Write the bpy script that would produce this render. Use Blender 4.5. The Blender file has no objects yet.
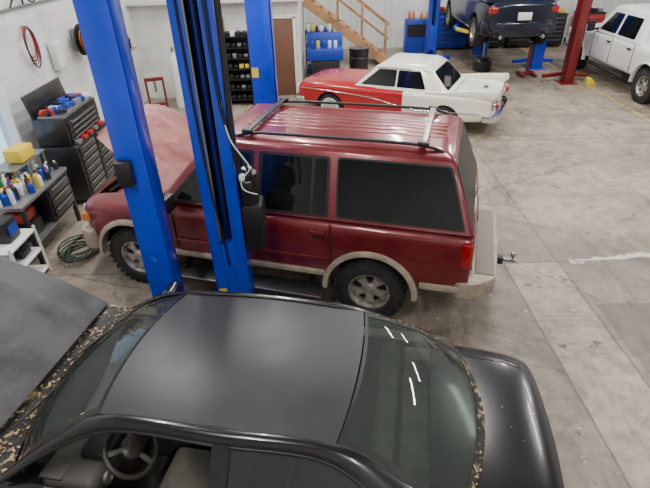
import bpy, bmesh, math, random
from mathutils import Vector, Matrix
random.seed(4)
D=bpy.data; SC=bpy.context.scene
COL=SC.collection

# ---------------------------------------------------------------- materials
def N(nt,t,**k):
    n=nt.nodes.new(t)
    for a,b in k.items(): setattr(n,a,b)
    return n
def M(nt,op,a,b=None,c=None):
    n=N(nt,'ShaderNodeMath',operation=op)
    for i,v in enumerate((a,b,c)):
        if v is None: continue
        if isinstance(v,(int,float)): n.inputs[i].default_value=v
        else: nt.links.new(v,n.inputs[i])
    return n.outputs[0]
def MIX(nt,f,a,b,bt='MIX'):
    n=N(nt,'ShaderNodeMix',data_type='RGBA',blend_type=bt)
    for s,v in ((n.inputs[0],f),(n.inputs[6],a),(n.inputs[7],b)):
        if isinstance(v,(int,float)): s.default_value=v
        elif isinstance(v,tuple): s.default_value=(*v[:3],1)
        else: nt.links.new(v,s)
    return n.outputs[2]
def NOISE(nt,vec,scale,detail=6,rough=.6,dist=0):
    n=N(nt,'ShaderNodeTexNoise'); n.inputs['Scale'].default_value=scale
    n.inputs['Detail'].default_value=detail; n.inputs['Roughness'].default_value=rough
    n.inputs['Distortion'].default_value=dist
    nt.links.new(vec,n.inputs['Vector']); return n.outputs[0]
def SCALEV(nt,vec,s):
    n=N(nt,'ShaderNodeVectorMath',operation='MULTIPLY'); nt.links.new(vec,n.inputs[0]); n.inputs[1].default_value=s
    return n.outputs[0]
def RAMP(nt,f,a,b):
    n=N(nt,'ShaderNodeMapRange'); n.inputs[1].default_value=a; n.inputs[2].default_value=b
    nt.links.new(f,n.inputs[0]); return n.outputs[0]
def mat(name,col,rough=.5,metal=0,col2=None,scale=3,lo=.45,hi=.6,bump=0,bscale=40,coat=0,trans=0,spec=None,rough2=None,peel=None):
    m=D.materials.new(name); m.use_nodes=True; nt=m.node_tree
    b=nt.nodes['Principled BSDF']
    b.inputs['Base Color'].default_value=(*col,1); b.inputs['Roughness'].default_value=rough
    b.inputs['Metallic'].default_value=metal; b.inputs['Coat Weight'].default_value=coat
    b.inputs['Coat Roughness'].default_value=.08
    b.inputs['Transmission Weight'].default_value=trans
    if spec is not None: b.inputs['Specular IOR Level'].default_value=spec
    tc=N(nt,'ShaderNodeTexCoord')
    if col2:
        f=RAMP(nt,NOISE(nt,tc.outputs['Object'],scale,8,.65),lo,hi)
        c=MIX(nt,f,col,col2)
        if peel:
            pc,ps,pl,ph=peel
            g=RAMP(nt,NOISE(nt,tc.outputs['Object'],ps,10,.7,.5),pl,ph)
            c=MIX(nt,g,c,pc)
            nt.links.new(M(nt,'MULTIPLY',coat,M(nt,'SUBTRACT',1.0,g)),b.inputs['Coat Weight'])
        nt.links.new(c,b.inputs['Base Color'])
        if rough2 is not None:
            nt.links.new(M(nt,'ADD',rough,M(nt,'MULTIPLY',f,rough2-rough)),b.inputs['Roughness'])
    if bump:
        bp=N(nt,'ShaderNodeBump'); bp.inputs['Strength'].default_value=bump; bp.inputs['Distance'].default_value=.01
        nt.links.new(NOISE(nt,tc.outputs['Object'],bscale),bp.inputs['Height']); nt.links.new(bp.outputs[0],b.inputs['Normal'])
    return m
def glassmat(name,tint,fac,rough=.03):
    m=D.materials.new(name); m.use_nodes=True; nt=m.node_tree
    b=nt.nodes['Principled BSDF']; o=nt.nodes['Material Output']
    b.inputs['Base Color'].default_value=(*[c*.12 for c in tint],1); b.inputs['Roughness'].default_value=rough
    b.inputs['IOR'].default_value=1.6
    t=N(nt,'ShaderNodeBsdfTransparent'); t.inputs[0].default_value=(*tint,1)
    mx=N(nt,'ShaderNodeMixShader'); mx.inputs[0].default_value=fac
    nt.links.new(t.outputs[0],mx.inputs[1]); nt.links.new(b.outputs[0],mx.inputs[2]); nt.links.new(mx.outputs[0],o.inputs[0])
    return m

RED=mat('suv_red_paint',(.15,.011,.018),.30,.25,(.22,.038,.042),1.8,.42,.72,coat=.5)
REDROOF=mat('suv_roof_faded',(.18,.026,.028),.28,.35,(.34,.11,.10),2.2,.40,.72,coat=.4)
REDFADE=mat('suv_hood_faded',(.17,.030,.030),.42,.05,(.27,.10,.085),2.6,.40,.60,peel=((.36,.20,.17),3.4,.60,.72))
BEIGE=mat('tan_cladding',(.36,.30,.23),.5,0,(.26,.21,.16),5)
BLK=mat('black_plastic',(.012,.012,.013),.45)
RUB=mat('tyre_rubber',(.014,.014,.014),.8,0,(.04,.037,.033),8,.5,.7,bump=.4,bscale=60)
DGLASS=mat('tinted_glass',(.004,.005,.006),.05,0,spec=.5)
DARK=mat('dark_cavity',(.01,.01,.01),.8)
SIL=mat('wheel_silver',(.50,.48,.45),.35,.75,(.25,.23,.21),9)
CHR=mat('chrome',(.75,.75,.76),.12,1)
STEEL=mat('bare_steel',(.3,.3,.3),.4,.8)
BLUE=mat('lift_blue_paint',(.003,.045,.60),.28,0,(.003,.035,.44),2,.4,.7,coat=.5)
BLUED=mat('lift_blue_dark',(.002,.012,.14),.4)
SEDBLK=mat('sedan_black_paint',(.006,.006,.008),.25,0,(.014,.014,.016),2.5,.5,.75,coat=.35)
SEDDECK=SEDBLK
SEDROOF=mat('sedan_roof_worn',(.026,.027,.031),.34,0,(.040,.040,.045),1.4,.35,.75,rough2=.50,spec=.42)
SEDHOOD=mat('sedan_hood_worn',(.020,.020,.022),.45,0,(.070,.069,.072),2.6,.44,.66,rough2=.62)
PEEL=mat('cowl_peeling',(.012,.011,.010),.6,0,(.02,.018,.015),5,.4,.6,peel=((.36,.27,.14),13,.575,.60))
GASKET=mat('gasket_black',(.006,.006,.006),.5)
SGLASS=glassmat('sedan_glass',(.52,.60,.56),.48)
SSIDE=glassmat('sedan_side_glass',(.6,.66,.64),.3)
WHITE=mat('white_car_paint',(.76,.76,.74),.3,0,coat=.5)
CREAM=mat('cream_car_paint',(.76,.74,.64),.25,0,coat=.6)
CRED=mat('classic_red_paint',(.38,.006,.010),.25,0,coat=.6)
NAVY=mat('navy_car_paint',(.004,.007,.020),.25,.2,coat=.6)
TAIL=mat('tail_lamp_red',(.30,.006,.008),.15,0,coat=.5)
LEATHER=mat('seat_grey_cloth',(.13,.12,.105),.8,0,(.19,.17,.145),6)
DASH=mat('dash_plastic',(.055,.05,.045),.6)
YEL=mat('yellow_plastic',(.68,.50,.03),.5)
WOOD=mat('stair_wood',(.42,.24,.11),.6,0,(.28,.15,.07),3)
DOORW=mat('door_brown',(.14,.065,.035),.5)
WPLAS=mat('white_plastic',(.70,.70,.68),.5)
GRN=mat('green_plastic',(.03,.22,.06),.5)
ORG=mat('orange_plastic',(.6,.15,.02),.5)
REDP=mat('red_tool_paint',(.36,.015,.015),.35,0,coat=.3)
DRED=mat('lift_red_paint',(.15,.008,.010),.4,0,coat=.3)
BLUB=mat('blue_bin',(.006,.04,.36),.45)
TBLK=mat('toolbox_black',(.012,.012,.014),.3,0,coat=.3)
LEAF=mat('dry_leaf',(.46,.34,.18),.8,0,(.18,.10,.045),14,.42,.58)
WALLW=mat('office_wall_paint',(.70,.70,.67),.7,0,(.58,.58,.55),1.2)
CEIL=mat('ceiling_white',(.5,.5,.5),.8)

def wallmat(name,kind):
    m=D.materials.new(name); m.use_nodes=True; nt=m.node_tree; b=nt.nodes['Principled BSDF']
    tc=N(nt,'ShaderNodeTexCoord'); v=tc.outputs['Object']
    n=RAMP(nt,NOISE(nt,v,.9),.4,.7)
    c=MIX(nt,n,(.72,.73,.72),(.58,.59,.58))
    sx=N(nt,'ShaderNodeSeparateXYZ'); nt.links.new(v,sx.inputs[0])
    bp=N(nt,'ShaderNodeBump'); bp.inputs['Distance'].default_value=.02
    if kind=='block':
        br=N(nt,'ShaderNodeTexBrick'); mp=N(nt,'ShaderNodeCombineXYZ')
        nt.links.new(sx.outputs[1],mp.inputs[0]); nt.links.new(sx.outputs[2],mp.inputs[1])
        nt.links.new(mp.outputs[0],br.inputs['Vector']); br.inputs['Scale'].default_value=1
        br.inputs['Brick Width'].default_value=.4; br.inputs['Row Height'].default_value=.2; br.inputs['Mortar Size'].default_value=.006
        nt.links.new(br.outputs['Fac'],bp.inputs['Height']); bp.invert=True; bp.inputs['Strength'].default_value=.5
        c=MIX(nt,M(nt,'MULTIPLY',br.outputs['Fac'],.35),c,(.35,.35,.35))
        g=RAMP(nt,NOISE(nt,v,2.5,7,.7),.5,.72)
        low=M(nt,'SUBTRACT',1.0,RAMP(nt,sx.outputs[2],.2,2.2))
        c=MIX(nt,M(nt,'MULTIPLY',M(nt,'MULTIPLY',g,low),.6),c,(.22,.21,.19))
    else:
        f=M(nt,'FRACT',M(nt,'MULTIPLY',sx.outputs[0],4.0))
        g=M(nt,'LESS_THAN',f,.12)
        nt.links.new(g,bp.inputs['Height']); bp.inputs['Strength'].default_value=.8
        c=MIX(nt,M(nt,'MULTIPLY',g,.3),c,(.4,.4,.4))
    nt.links.new(c,b.inputs['Base Color']); nt.links.new(bp.outputs[0],b.inputs['Normal'])
    b.inputs['Roughness'].default_value=.6
    return m
def floormat():
    m=D.materials.new('concrete_floor'); m.use_nodes=True; nt=m.node_tree; b=nt.nodes['Principled BSDF']
    tc=N(nt,'ShaderNodeTexCoord'); v=tc.outputs['Object']
    sx=N(nt,'ShaderNodeSeparateXYZ'); nt.links.new(v,sx.inputs[0])
    n3=M(nt,'MULTIPLY',M(nt,'SUBTRACT',NOISE(nt,v,3,8,.7),.5),.16)
    X=M(nt,'ADD',sx.outputs[0],n3); Y=M(nt,'ADD',sx.outputs[1],n3)
    big=RAMP(nt,NOISE(nt,v,.55,9,.72,.8),.42,.60)
    c=MIX(nt,big,(.37,.31,.235),(.20,.168,.128))
    fine=RAMP(nt,NOISE(nt,v,3.2,10,.84),.44,.62)
    c=MIX(nt,M(nt,'MULTIPLY',fine,.6),c,(.13,.110,.085))
    pale=RAMP(nt,NOISE(nt,v,1.6,9,.82,.4),.53,.66)
    c=MIX(nt,M(nt,'MULTIPLY',pale,.5),c,(.46,.41,.33))
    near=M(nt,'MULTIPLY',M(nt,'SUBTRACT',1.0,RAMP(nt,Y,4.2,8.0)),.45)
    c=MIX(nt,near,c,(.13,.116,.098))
    st=M(nt,'MULTIPLY',M(nt,'MULTIPLY',M(nt,'GREATER_THAN',X,2.33),M(nt,'LESS_THAN',X,3.04)),M(nt,'LESS_THAN',Y,5.22))
    c=MIX(nt,M(nt,'MULTIPLY',st,.66),c,MIX(nt,fine,(.42,.37,.30),(.22,.19,.155)))
    pt=M(nt,'MULTIPLY',M(nt,'GREATER_THAN',X,3.12),M(nt,'MULTIPLY',M(nt,'GREATER_THAN',Y,3.3),M(nt,'LESS_THAN',Y,4.35)))
    c=MIX(nt,M(nt,'MULTIPLY',pt,.6),c,(.08,.072,.062))
    for sc_,lo_ in (((1.6,.20,1),.56),((.22,1.9,1),.57)):
        sk=RAMP(nt,NOISE(nt,SCALEV(nt,v,sc_),1.5,8,.75,.3),lo_,lo_+.09)
        c=MIX(nt,M(nt,'MULTIPLY',sk,.5),c,(.095,.08,.065))
    oil=RAMP(nt,NOISE(nt,v,.85,8,.75,1.2),.53,.64)
    c=MIX(nt,M(nt,'MULTIPLY',oil,.62),c,(.07,.058,.046))
    spots=RAMP(nt,NOISE(nt,v,2.6,5,.6),.64,.68)
    c=MIX(nt,M(nt,'MULTIPLY',spots,.75),c,(.035,.031,.027))
    vo=N(nt,'ShaderNodeTexVoronoi',feature='DISTANCE_TO_EDGE'); vo.inputs['Scale'].default_value=.32
    dv=N(nt,'ShaderNodeVectorMath',operation='ADD'); nt.links.new(v,dv.inputs[0])
    cb=N(nt,'ShaderNodeCombineXYZ'); nt.links.new(M(nt,'MULTIPLY',n3,4.0),cb.inputs[0]); nt.links.new(M(nt,'MULTIPLY',n3,-3.0),cb.inputs[1]); nt.links.new(cb.outputs[0],dv.inputs[1])
    nt.links.new(dv.outputs[0],vo.inputs['Vector'])
    crk=M(nt,'MULTIPLY',M(nt,'LESS_THAN',vo.outputs['Distance'],.0028),M(nt,'GREATER_THAN',NOISE(nt,v,.6,3),.5))
    c=MIX(nt,M(nt,'MULTIPLY',crk,.7),c,(.06,.052,.045))
    chips=RAMP(nt,NOISE(nt,v,9,3,.5),.70,.72)
    c=MIX(nt,M(nt,'MULTIPLY',chips,.6),c,(.5,.46,.40))
    wn=M(nt,'MULTIPLY',NOISE(nt,v,2.0,9,.85),.36)
    w=M(nt,'MULTIPLY',M(nt,'LESS_THAN',M(nt,'ABSOLUTE',M(nt,'SUBTRACT',Y,M(nt,'ADD',4.93,M(nt,'MULTIPLY',X,.09)))),M(nt,'SUBTRACT',wn,.135)),M(nt,'GREATER_THAN',X,3.2))
    c=MIX(nt,M(nt,'MULTIPLY',w,.9),c,(.56,.53,.48))
    yl=M(nt,'MULTIPLY',M(nt,'LESS_THAN',M(nt,'ABSOLUTE',M(nt,'SUBTRACT',sx.outputs[0],7.35)),.05),M(nt,'GREATER_THAN',NOISE(nt,v,6,6,.7),.5))
    c=MIX(nt,M(nt,'MULTIPLY',yl,M(nt,'GREATER_THAN',sx.outputs[1],9.0)),c,(.50,.40,.08))
    ln=None
    for p in (2.33,3.04,-1.9,7.2):
        l=M(nt,'LESS_THAN',M(nt,'ABSOLUTE',M(nt,'SUBTRACT',M(nt,'ADD',sx.outputs[0],M(nt,'MULTIPLY',n3,.25)),p)),.012)
        ln=l if ln is None else M(nt,'MAXIMUM',ln,l)
    for p in (5.22,9.6,14.0):
        ln=M(nt,'MAXIMUM',ln,M(nt,'LESS_THAN',M(nt,'ABSOLUTE',M(nt,'SUBTRACT',sx.outputs[1],p)),.012))
    c=MIX(nt,M(nt,'MULTIPLY',ln,.65),c,(.06,.052,.045))
    nt.links.new(c,b.inputs['Base Color'])
    rr=M(nt,'SUBTRACT',M(nt,'ADD',.42,M(nt,'MULTIPLY',fine,.22)),M(nt,'MULTIPLY',oil,.15)); nt.links.new(rr,b.inputs['Roughness'])
    bp=N(nt,'ShaderNodeBump'); bp.inputs['Strength'].default_value=.2; bp.inputs['Distance'].default_value=.01
    nt.links.new(NOISE(nt,v,14,8),bp.inputs['Height']); nt.links.new(bp.outputs[0],b.inputs['Normal'])
    return m

# ---------------------------------------------------------------- mesh helpers
def put(ob,parent):
    COL.objects.link(ob)
    if parent: ob.parent=parent
    return ob
def empty(name,loc=(0,0,0),rz=0,rot=None,sc=1):
    e=D.objects.new(name,None); e.location=loc; e.rotation_euler=rot or (0,0,rz); e.empty_display_size=.2; e.scale=(sc,sc,sc)
    COL.objects.link(e); return e
def mesh(name,vs,fs,m=None,parent=None,smooth=False,angle=None):
    me=D.meshes.new(name); me.from_pydata([tuple(v) for v in vs],[],fs)
    bm=bmesh.new(); bm.from_mesh(me); bmesh.ops.recalc_face_normals(bm,faces=bm.faces); bm.to_mesh(me); bm.free()
    if m:
        for q in (m if isinstance(m,(list,tuple)) else [m]): me.materials.append(q)
    if smooth:
        me.polygons.foreach_set('use_smooth',[True]*len(me.polygons))
        if angle: me.set_sharp_from_angle(angle=math.radians(angle))
    return put(D.objects.new(name,me),parent)
def bmobj(name,bm,m,parent,smooth=True,angle=35):
    me=D.meshes.new(name); bm.to_mesh(me); bm.free()
    if m: me.materials.append(m)
    if smooth:
        me.polygons.foreach_set('use_smooth',[True]*len(me.polygons)); me.set_sharp_from_angle(angle=math.radians(angle))
    return put(D.objects.new(name,me),parent)
def box(name,c,s,m,parent=None,bev=0,rot=(0,0,0),seg=2):
    bm=bmesh.new(); bmesh.ops.create_cube(bm,size=1)
    bmesh.ops.scale(bm,vec=s,verts=bm.verts)
    if bev: bmesh.ops.bevel(bm,geom=bm.edges[:],offset=min(bev,min(s)*.45),segments=seg,affect='EDGES',profile=.5)
    o=bmobj(name,bm,m,parent); o.location=c; o.rotation_euler=rot; return o
def lathe(name,prof,m,parent=None,loc=(0,0,0),rot=(0,0,0),n=32,angle=35):
    vs=[];fs=[]
    k=len(prof)
    for i in range(n):
        a=2*math.pi*i/n
        for r,h in prof: vs.append((r*math.cos(a),r*math.sin(a),h))
    for i in range(n):
        j=(i+1)%n
        for q in range(k-1): fs.append((i*k+q,j*k+q,j*k+q+1,i*k+q+1))
    fs.append(tuple(i*k for i in range(n))); fs.append(tuple(i*k+k-1 for i in range(n)))
    o=mesh(name,vs,fs,m,parent,True,angle); o.location=loc; o.rotation_euler=rot; return o
def cyl(name,c,r,h,m,parent=None,rot=(0,0,0),n=24,bev=.004):
    return lathe(name,[(r-bev,-h/2),(r,-h/2+bev),(r,h/2-bev),(r-bev,h/2)],m,parent,c,rot,n)
def tube(name,pts,r,m,parent=None,cyclic=False,smooth=True,res=6):
    cu=D.curves.new(name,'CURVE'); cu.dimensions='3D'; cu.bevel_depth=r; cu.bevel_resolution=3; cu.resolution_u=res; cu.use_fill_caps=True
    sp=cu.splines.new('NURBS' if smooth and len(pts)>2 else 'POLY'); sp.points.add(len(pts)-1)
    for p,q in zip(sp.points,pts): p.co=(*q,1)
    if sp.type=='NURBS': sp.order_u=3; sp.use_endpoint_u=True
    sp.use_cyclic_u=cyclic
    t=D.objects.new(name,cu); COL.objects.link(t)
    bpy.context.view_layer.update()
    me=D.meshes.new_from_object(t.evaluated_get(bpy.context.evaluated_depsgraph_get()))
    D.objects.remove(t); D.curves.remove(cu)
    me.materials.clear(); me.materials.append(m)
    me.polygons.foreach_set('use_smooth',[True]*len(me.polygons))
    return put(D.objects.new(name,me),parent)
def prism(name,poly,y0,y1,m,parent=None,bev=0,axis='y',angle=35):
    n=len(poly)
    if axis=='y': vs=[(x,y0,z) for x,z in poly]+[(x,y1,z) for x,z in poly]
    elif axis=='x': vs=[(y0,x,z) for x,z in poly]+[(y1,x,z) for x,z in poly]
    else: vs=[(x,y,y0) for x,y in poly]+[(x,y,y1) for x,y in poly]
    fs=[tuple(range(n)),tuple(range(2*n-1,n-1,-1))]+[(i,(i+1)%n,n+(i+1)%n,n+i) for i in range(n)]
    o=mesh(name,vs,fs,None)
    bm=bmesh.new(); bm.from_mesh(o.data); D.objects.remove(o)
    if bev: bmesh.ops.bevel(bm,geom=bm.edges[:],offset=bev,segments=2,affect='EDGES',profile=.5)
    return bmobj(name,bm,m,parent,True,angle)
def patch(name,f,nu,nv,m,parent=None,th=0,angle=60):
    vs=[f(i/nu,j/nv) for i in range(nu+1) for j in range(nv+1)]
    fs=[(i*(nv+1)+j,(i+1)*(nv+1)+j,(i+1)*(nv+1)+j+1,i*(nv+1)+j+1) for i in range(nu) for j in range(nv)]
    o=mesh(name,vs,fs,m,parent,True)
    if th: apply_mods(o,[('SOLIDIFY',dict(thickness=th,offset=0))],angle)
    return o
def apply_mods(o,mods,angle=None):
    for t,k in mods:
        md=o.modifiers.new(t,t)
        for a,b in k.items(): setattr(md,a,b)
    bpy.context.view_layer.update()
    me=D.meshes.new_from_object(o.evaluated_get(bpy.context.evaluated_depsgraph_get()))
    o.modifiers.clear(); o.data=me
    if angle:
        me.polygons.foreach_set('use_smooth',[True]*len(me.polygons)); me.set_sharp_from_angle(angle=math.radians(angle))
    return o
def cut(o,cutters,angle=35):
    for c in cutters:
        c.parent=o.parent
        while len(c.data.materials)<2: c.data.materials.append(DARK)
        for p in c.data.polygons: p.material_index=1
    apply_mods(o,[('BOOLEAN',dict(operation='DIFFERENCE',object=c,solver='EXACT')) for c in cutters],angle)
    for c in cutters: D.objects.remove(c)
def lerp(a,b,t): return a+(b-a)*t
def body(name,stations,paint,parent,sub=2,prof=None):
    prof=prof or [(0,0),(.8,0),(.95,.05),(1.0,.28),(1.0,.6),(.975,.86),(.92,.98)]
    vs=[];rings=[]
    for x,w,zb,zt,cr in stations:
        h=[(a*w,zb+(zt-zb)*t) for a,t in prof]+[(.55*w,zt+cr*.75),(0,zt+cr)]
        ring=[(x,y,z) for y,z in h]+[(x,-y,z) for y,z in h[-2:0:-1]]
        rings.append(range(len(vs),len(vs)+len(ring))); vs+=ring
    k=len(rings[0]); fs=[]
    for a,b in zip(rings,rings[1:]):
        for i in range(k): fs.append((a[i],a[(i+1)%k],b[(i+1)%k],b[i]))
    for r in (rings[0],rings[-1]):
        half=len(prof)+2
        for i in range(half-1):
            l0=(k-i)%k; l1=(k-i-1)%k
            q=[r[i],r[i+1],r[l1],r[l0]]
            qq=[]; [qq.append(z) for z in q if z not in qq]
            if len(qq)>2: fs.append(tuple(qq))
    o=mesh(name,vs,fs,[paint,DARK],parent)
    apply_mods(o,[('SUBSURF',dict(levels=sub,render_levels=sub))],40)
    return o
def wheel(parent,name,x,y,r,w,rimr,side,style='five'):
    e=empty(name); e.parent=parent; e.location=(x,y,r); e.rotation_euler=(-math.pi/2*side,0,0)
    sw=w/2
    t=[(rimr,-sw*.8),(rimr+.02,-sw),(r-.06,-sw),(r-.015,-sw*.82),(r,-sw*.55),(r,sw*.55),(r-.015,sw*.82),(r-.06,sw),(rimr+.02,sw),(rimr,sw*.8),(rimr-.01,sw*.5),(rimr-.01,-sw*.5)]
    lathe('tyre',t+[t[0]],RUB,e,n=40)
    vs=[];fs=[]
    nl=30
    for i in range(nl):
        for row,(z0,z1,off) in enumerate(((-sw*.98,-sw*.45,0),(-sw*.35,sw*.35,.5),(sw*.45,sw*.98,0))):
            a0=2*math.pi*(i+off)/nl; a1=a0+2*math.pi/nl*.62
            b=len(vs)
            for rr in (r-.035,r+.006):
                for a in (a0,a1):
                    for z in (z0,z1): vs.append((rr*math.cos(a),rr*math.sin(a),z))
            fs+=[(b+4,b+5,b+7,b+6),(b,b+1,b+5,b+4),(b+2,b+3,b+7,b+6),(b,b+2,b+6,b+4),(b+1,b+3,b+7,b+5)]
    mesh('tread',vs,fs,RUB,e)
    if style=='five':
        lathe('rim',[(rimr-.012,-sw*.5),(rimr,sw*.75),(rimr+.006,sw*.86),(rimr-.012,sw*.86),(rimr-.03,sw*.55),(rimr-.05,sw*.1)],SIL,e,n=40)
        lathe('brake_disc',[(rimr*.8,-.0),(rimr*.8,.02),(.01,.02)],DARK,e)
        lathe('hub',[(.085,sw*.2),(.085,sw*.55),(.06,sw*.68),(.01,sw*.7)],SIL,e)
        for i in range(5):
            a=2*math.pi*i/5+.3
            Rr=rimr-.02
            pts=[(.05,-.05),(Rr*.55,-.045),(Rr,-.085),(Rr,.085),(Rr*.55,.045),(.05,.05)]
            o=prism('spoke_%d'%i,pts,sw*.28,sw*.55,SIL,e,.008,'z'); o.rotation_euler=(0,0,a)
    else:
        lathe('hubcap',[(rimr-.01,sw*.3),(rimr,sw*.8),(rimr-.02,sw*.82),(rimr-.05,sw*.6),(rimr*.5,sw*.7),(.03,sw*.8),(.005,sw*.8)],CHR if style=='cap' else SIL,e,n=40)
        if style=='cap': lathe('whitewall',[(rimr+.012,sw*1.0),(rimr+.05,sw*1.01),(rimr+.05,sw*1.0)],WPLAS,e,n=40)
    return e
def roundpoly(pts,r,seg=5):
    out=[]
    n=len(pts)
    for i in range(n):
        p=Vector(pts[i]); a=Vector(pts[i-1])-p; b=Vector(pts[(i+1)%n])-p
        rr=min(r,a.length*.45,b.length*.45)
        A=p+a.normalized()*rr; B=p+b.normalized()*rr
        for k in range(seg+1):
            t=k/seg; out.append(tuple(A*(1-t)**2+p*2*t*(1-t)+B*t*t))
    return out
def facepanel(name,A,B,Dd,poly,m,parent,off=.006,th=.0,r=.04):
    A,B,Dd=Vector(A),Vector(B),Vector(Dd)
    u=(B-A).normalized(); nrm=u.cross(Dd-A).normalized(); v=nrm.cross(u)
    pts=roundpoly(poly,r)
    n=len(pts)
    top=[A+u*p[0]+v*p[1]+nrm*off for p in pts]; bot=[q-nrm*(off+.004) for q in top]
    fs=[tuple(range(n)),tuple(range(2*n-1,n-1,-1))]+[(i,(i+1)%n,n+(i+1)%n,n+i) for i in range(n)]
    return mesh(name,top+bot,fs,m,parent)
def cabin(name,fb,fr,rr,rb,wb,wr,zb,zr,crown,paint,parent,bev=.06):
    vs=[(fb,wb,zb),(fb,-wb,zb),(rb,-wb,zb),(rb,wb,zb),(fr,wr,zr),(fr,-wr,zr),(rr,-wr,zr),(rr,wr,zr)]
    fs=[(0,1,2,3),(4,5,6,7),(0,1,5,4),(2,3,7,6),(0,3,7,4),(1,2,6,5)]
    o=mesh(name,vs,fs,None)
    bm=bmesh.new(); bm.from_mesh(o.data); D.objects.remove(o)
    top=[f for f in bm.faces if all(v.co.z>zr-.01 for v in f.verts)]
    bmesh.ops.inset_region(bm,faces=top,thickness=.18)
    for v in top[0].verts: v.co.z+=crown
    ed=[e for e in bm.edges if min(e.verts[0].co.z,e.verts[1].co.z)>zb-.001 and not (e.verts[0].co.z<zb+.01 and e.verts[1].co.z<zb+.01)]
    bmesh.ops.bevel(bm,geom=ed,offset=bev,segments=4,affect='EDGES',profile=.5)
    return bmobj(name,bm,paint,parent,True,50)
def arc_band(name,cx,cz,r1,r2,a0,a1,y0,y1,m,parent,n=28,ys=1):
    vs=[];fs=[]
    for i in range(n+1):
        a=math.radians(lerp(a0,a1,i/n)); c,s=math.cos(a),math.sin(a)
        vs+=[(cx+r1*c,y0*ys,cz+r1*s),(cx+r2*c,y0*ys,cz+r2*s),(cx+r2*c,y1*ys-.02*ys,cz+r2*s),(cx+(r1+r2)/2*c,y1*ys,cz+(r1+r2)/2*s),(cx+r1*c,y1*ys,cz+r1*s)]
    for i in range(n):
        for k in range(5): fs.append((i*5+k,i*5+(k+1)%5,(i+1)*5+(k+1)%5,(i+1)*5+k))
    fs+=[(0,1,2,3,4),tuple(n*5+k for k in range(5))]
    return mesh(name,vs,fs,m,parent,True,40)
def cutcyl(x,y,z,r,h):
    return cyl('cut',(x,y,z),r,h,None,None,(math.pi/2,0,0),40,0.0005)
def cutbox(c,s): return box('cut',c,s,None)

# ================================================================ ROOM
XL,XR,YB,YF,ZC=-4.7,11.5,-4.0,19.5,5.8
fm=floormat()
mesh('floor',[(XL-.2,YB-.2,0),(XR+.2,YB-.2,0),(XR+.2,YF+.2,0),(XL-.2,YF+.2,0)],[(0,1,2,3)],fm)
box('ceiling',((XL+XR)/2,(YB+YF)/2,ZC+.05),(XR-XL+.4,YF-YB+.4,.1),CEIL)
BLOCK=wallmat('painted_block','block'); CORR=wallmat('white_metal_siding','corr')
def wl_piece(y0,y1,z0,z1): return [(XL-.2,y0,z0),(XL,y0,z0),(XL,y1,z0),(XL-.2,y1,z0),(XL-.2,y0,z1),(XL,y0,z1),(XL,y1,z1),(XL-.2,y1,z1)]
vs=[];fs=[]
for p in ((YB-.2,5.2,0,ZC),(7.3,YF+.2,0,ZC),(5.2,7.3,0,.95),(5.2,7.3,2.05,ZC)):
    b=len(vs); vs+=wl_piece(*p)
    fs+=[tuple(b+i for i in f) for f in ((0,1,2,3),(4,5,6,7),(0,1,5,4),(1,2,6,5),(2,3,7,6),(3,0,4,7))]
mesh('wall_left',vs,fs,BLOCK)
w=empty('window_1',(XL,6.25,1.50))
for n_,c,s in (('frame_bottom',(0,0,-.52),(.14,2.1,.06)),('frame_top',(0,0,.52),(.14,2.1,.06)),('frame_a',(0,-1.02,0),(.14,.06,1.0)),('frame_b',(0,1.02,0),(.14,.06,1.0)),('mullion',(0,.35,0),(.08,.04,1.0))):
    box(n_,c,s,WPLAS,w,.005)
box('pane',(-.08,0,0),(.01,2.0,1.0),glassmat('pane_glass',(.85,.92,1),.2),w)
box('wall_back',((XL+XR)/2,YF+.1,ZC/2),(XR-XL+.4,.2,ZC),CORR)
box('wall_right',(XR+.1,(YB+YF)/2,ZC/2),(.2,YF-YB+.4,ZC),BLOCK)
box('wall_front',((XL+XR)/2,YB-.1,ZC/2),(XR-XL+.4,.2,ZC),CORR)
OY=13.5
box('wall_office',((XL-.5)/2,OY+.06,1.15),(abs(XL)-.5,.12,2.3),WALLW)
box('wall_office_side',(-.56,OY+2.2,1.15),(.12,4.2,2.3),WALLW)
box('trim_1',((XL-.4)/2,OY-.16,2.38),(abs(XL)-.3,.3,.12),WPLAS,None,.01)
box('door_1',(-1.05,OY-.05,.95),(.76,.05,1.9),DOORW,None,.01)
for i,(a,s) in enumerate((((-1.47,OY-.05,.98),(.07,.08,1.96)),((-.63,OY-.05,.98),(.07,.08,1.96)),((-1.05,OY-.05,1.96),(.91,.08,.09)))):
    box('trim_%d'%(i+2),a,s,WPLAS,None,.005)
box('door_2',(-2.75,OY-.05,1.0),(.7,.05,1.95),mat('door_tan',(.26,.17,.10),.5),None,.01)

# stairs
st=empty('staircase',(2.15,17.2,0))
n=14
for i in range(n):
    box('tread_%d'%i,(-.27*i-.1,0,.2*(i+1)),(.3,1.0,.04),WOOD,st,.005)
    box('riser_%d'%i,(-.27*i+.03,0,.2*(i+1)-.1),(.02,1.0,.2),WOOD,st)
for s in (-.5,.5):
    prism('stringer_%s'%('a' if s<0 else 'b'),[(.15,0),(.15,.12),(-.27*n+.1,.2*n+.1),(-.27*n,.2*n-.15),(-.1,0)],s-.02,s+.02,WOOD,st)
d=math.atan2(.2,.27)
for i in (0,3,6,9,12): box('newel_%d'%i,(-.27*i+.1,.5,.2*i+.6),(.08,.08,1.1),WOOD,st,.005)
box('handrail',(-.27*6+.1,.5,.2*6+1.15),(4.3,.06,.1),WOOD,st,.005,(0,d,0))
box('midrail',(-.27*6+.1,.5,.2*6+.7),(4.3,.03,.08),WOOD,st,.005,(0,d,0))

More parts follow.
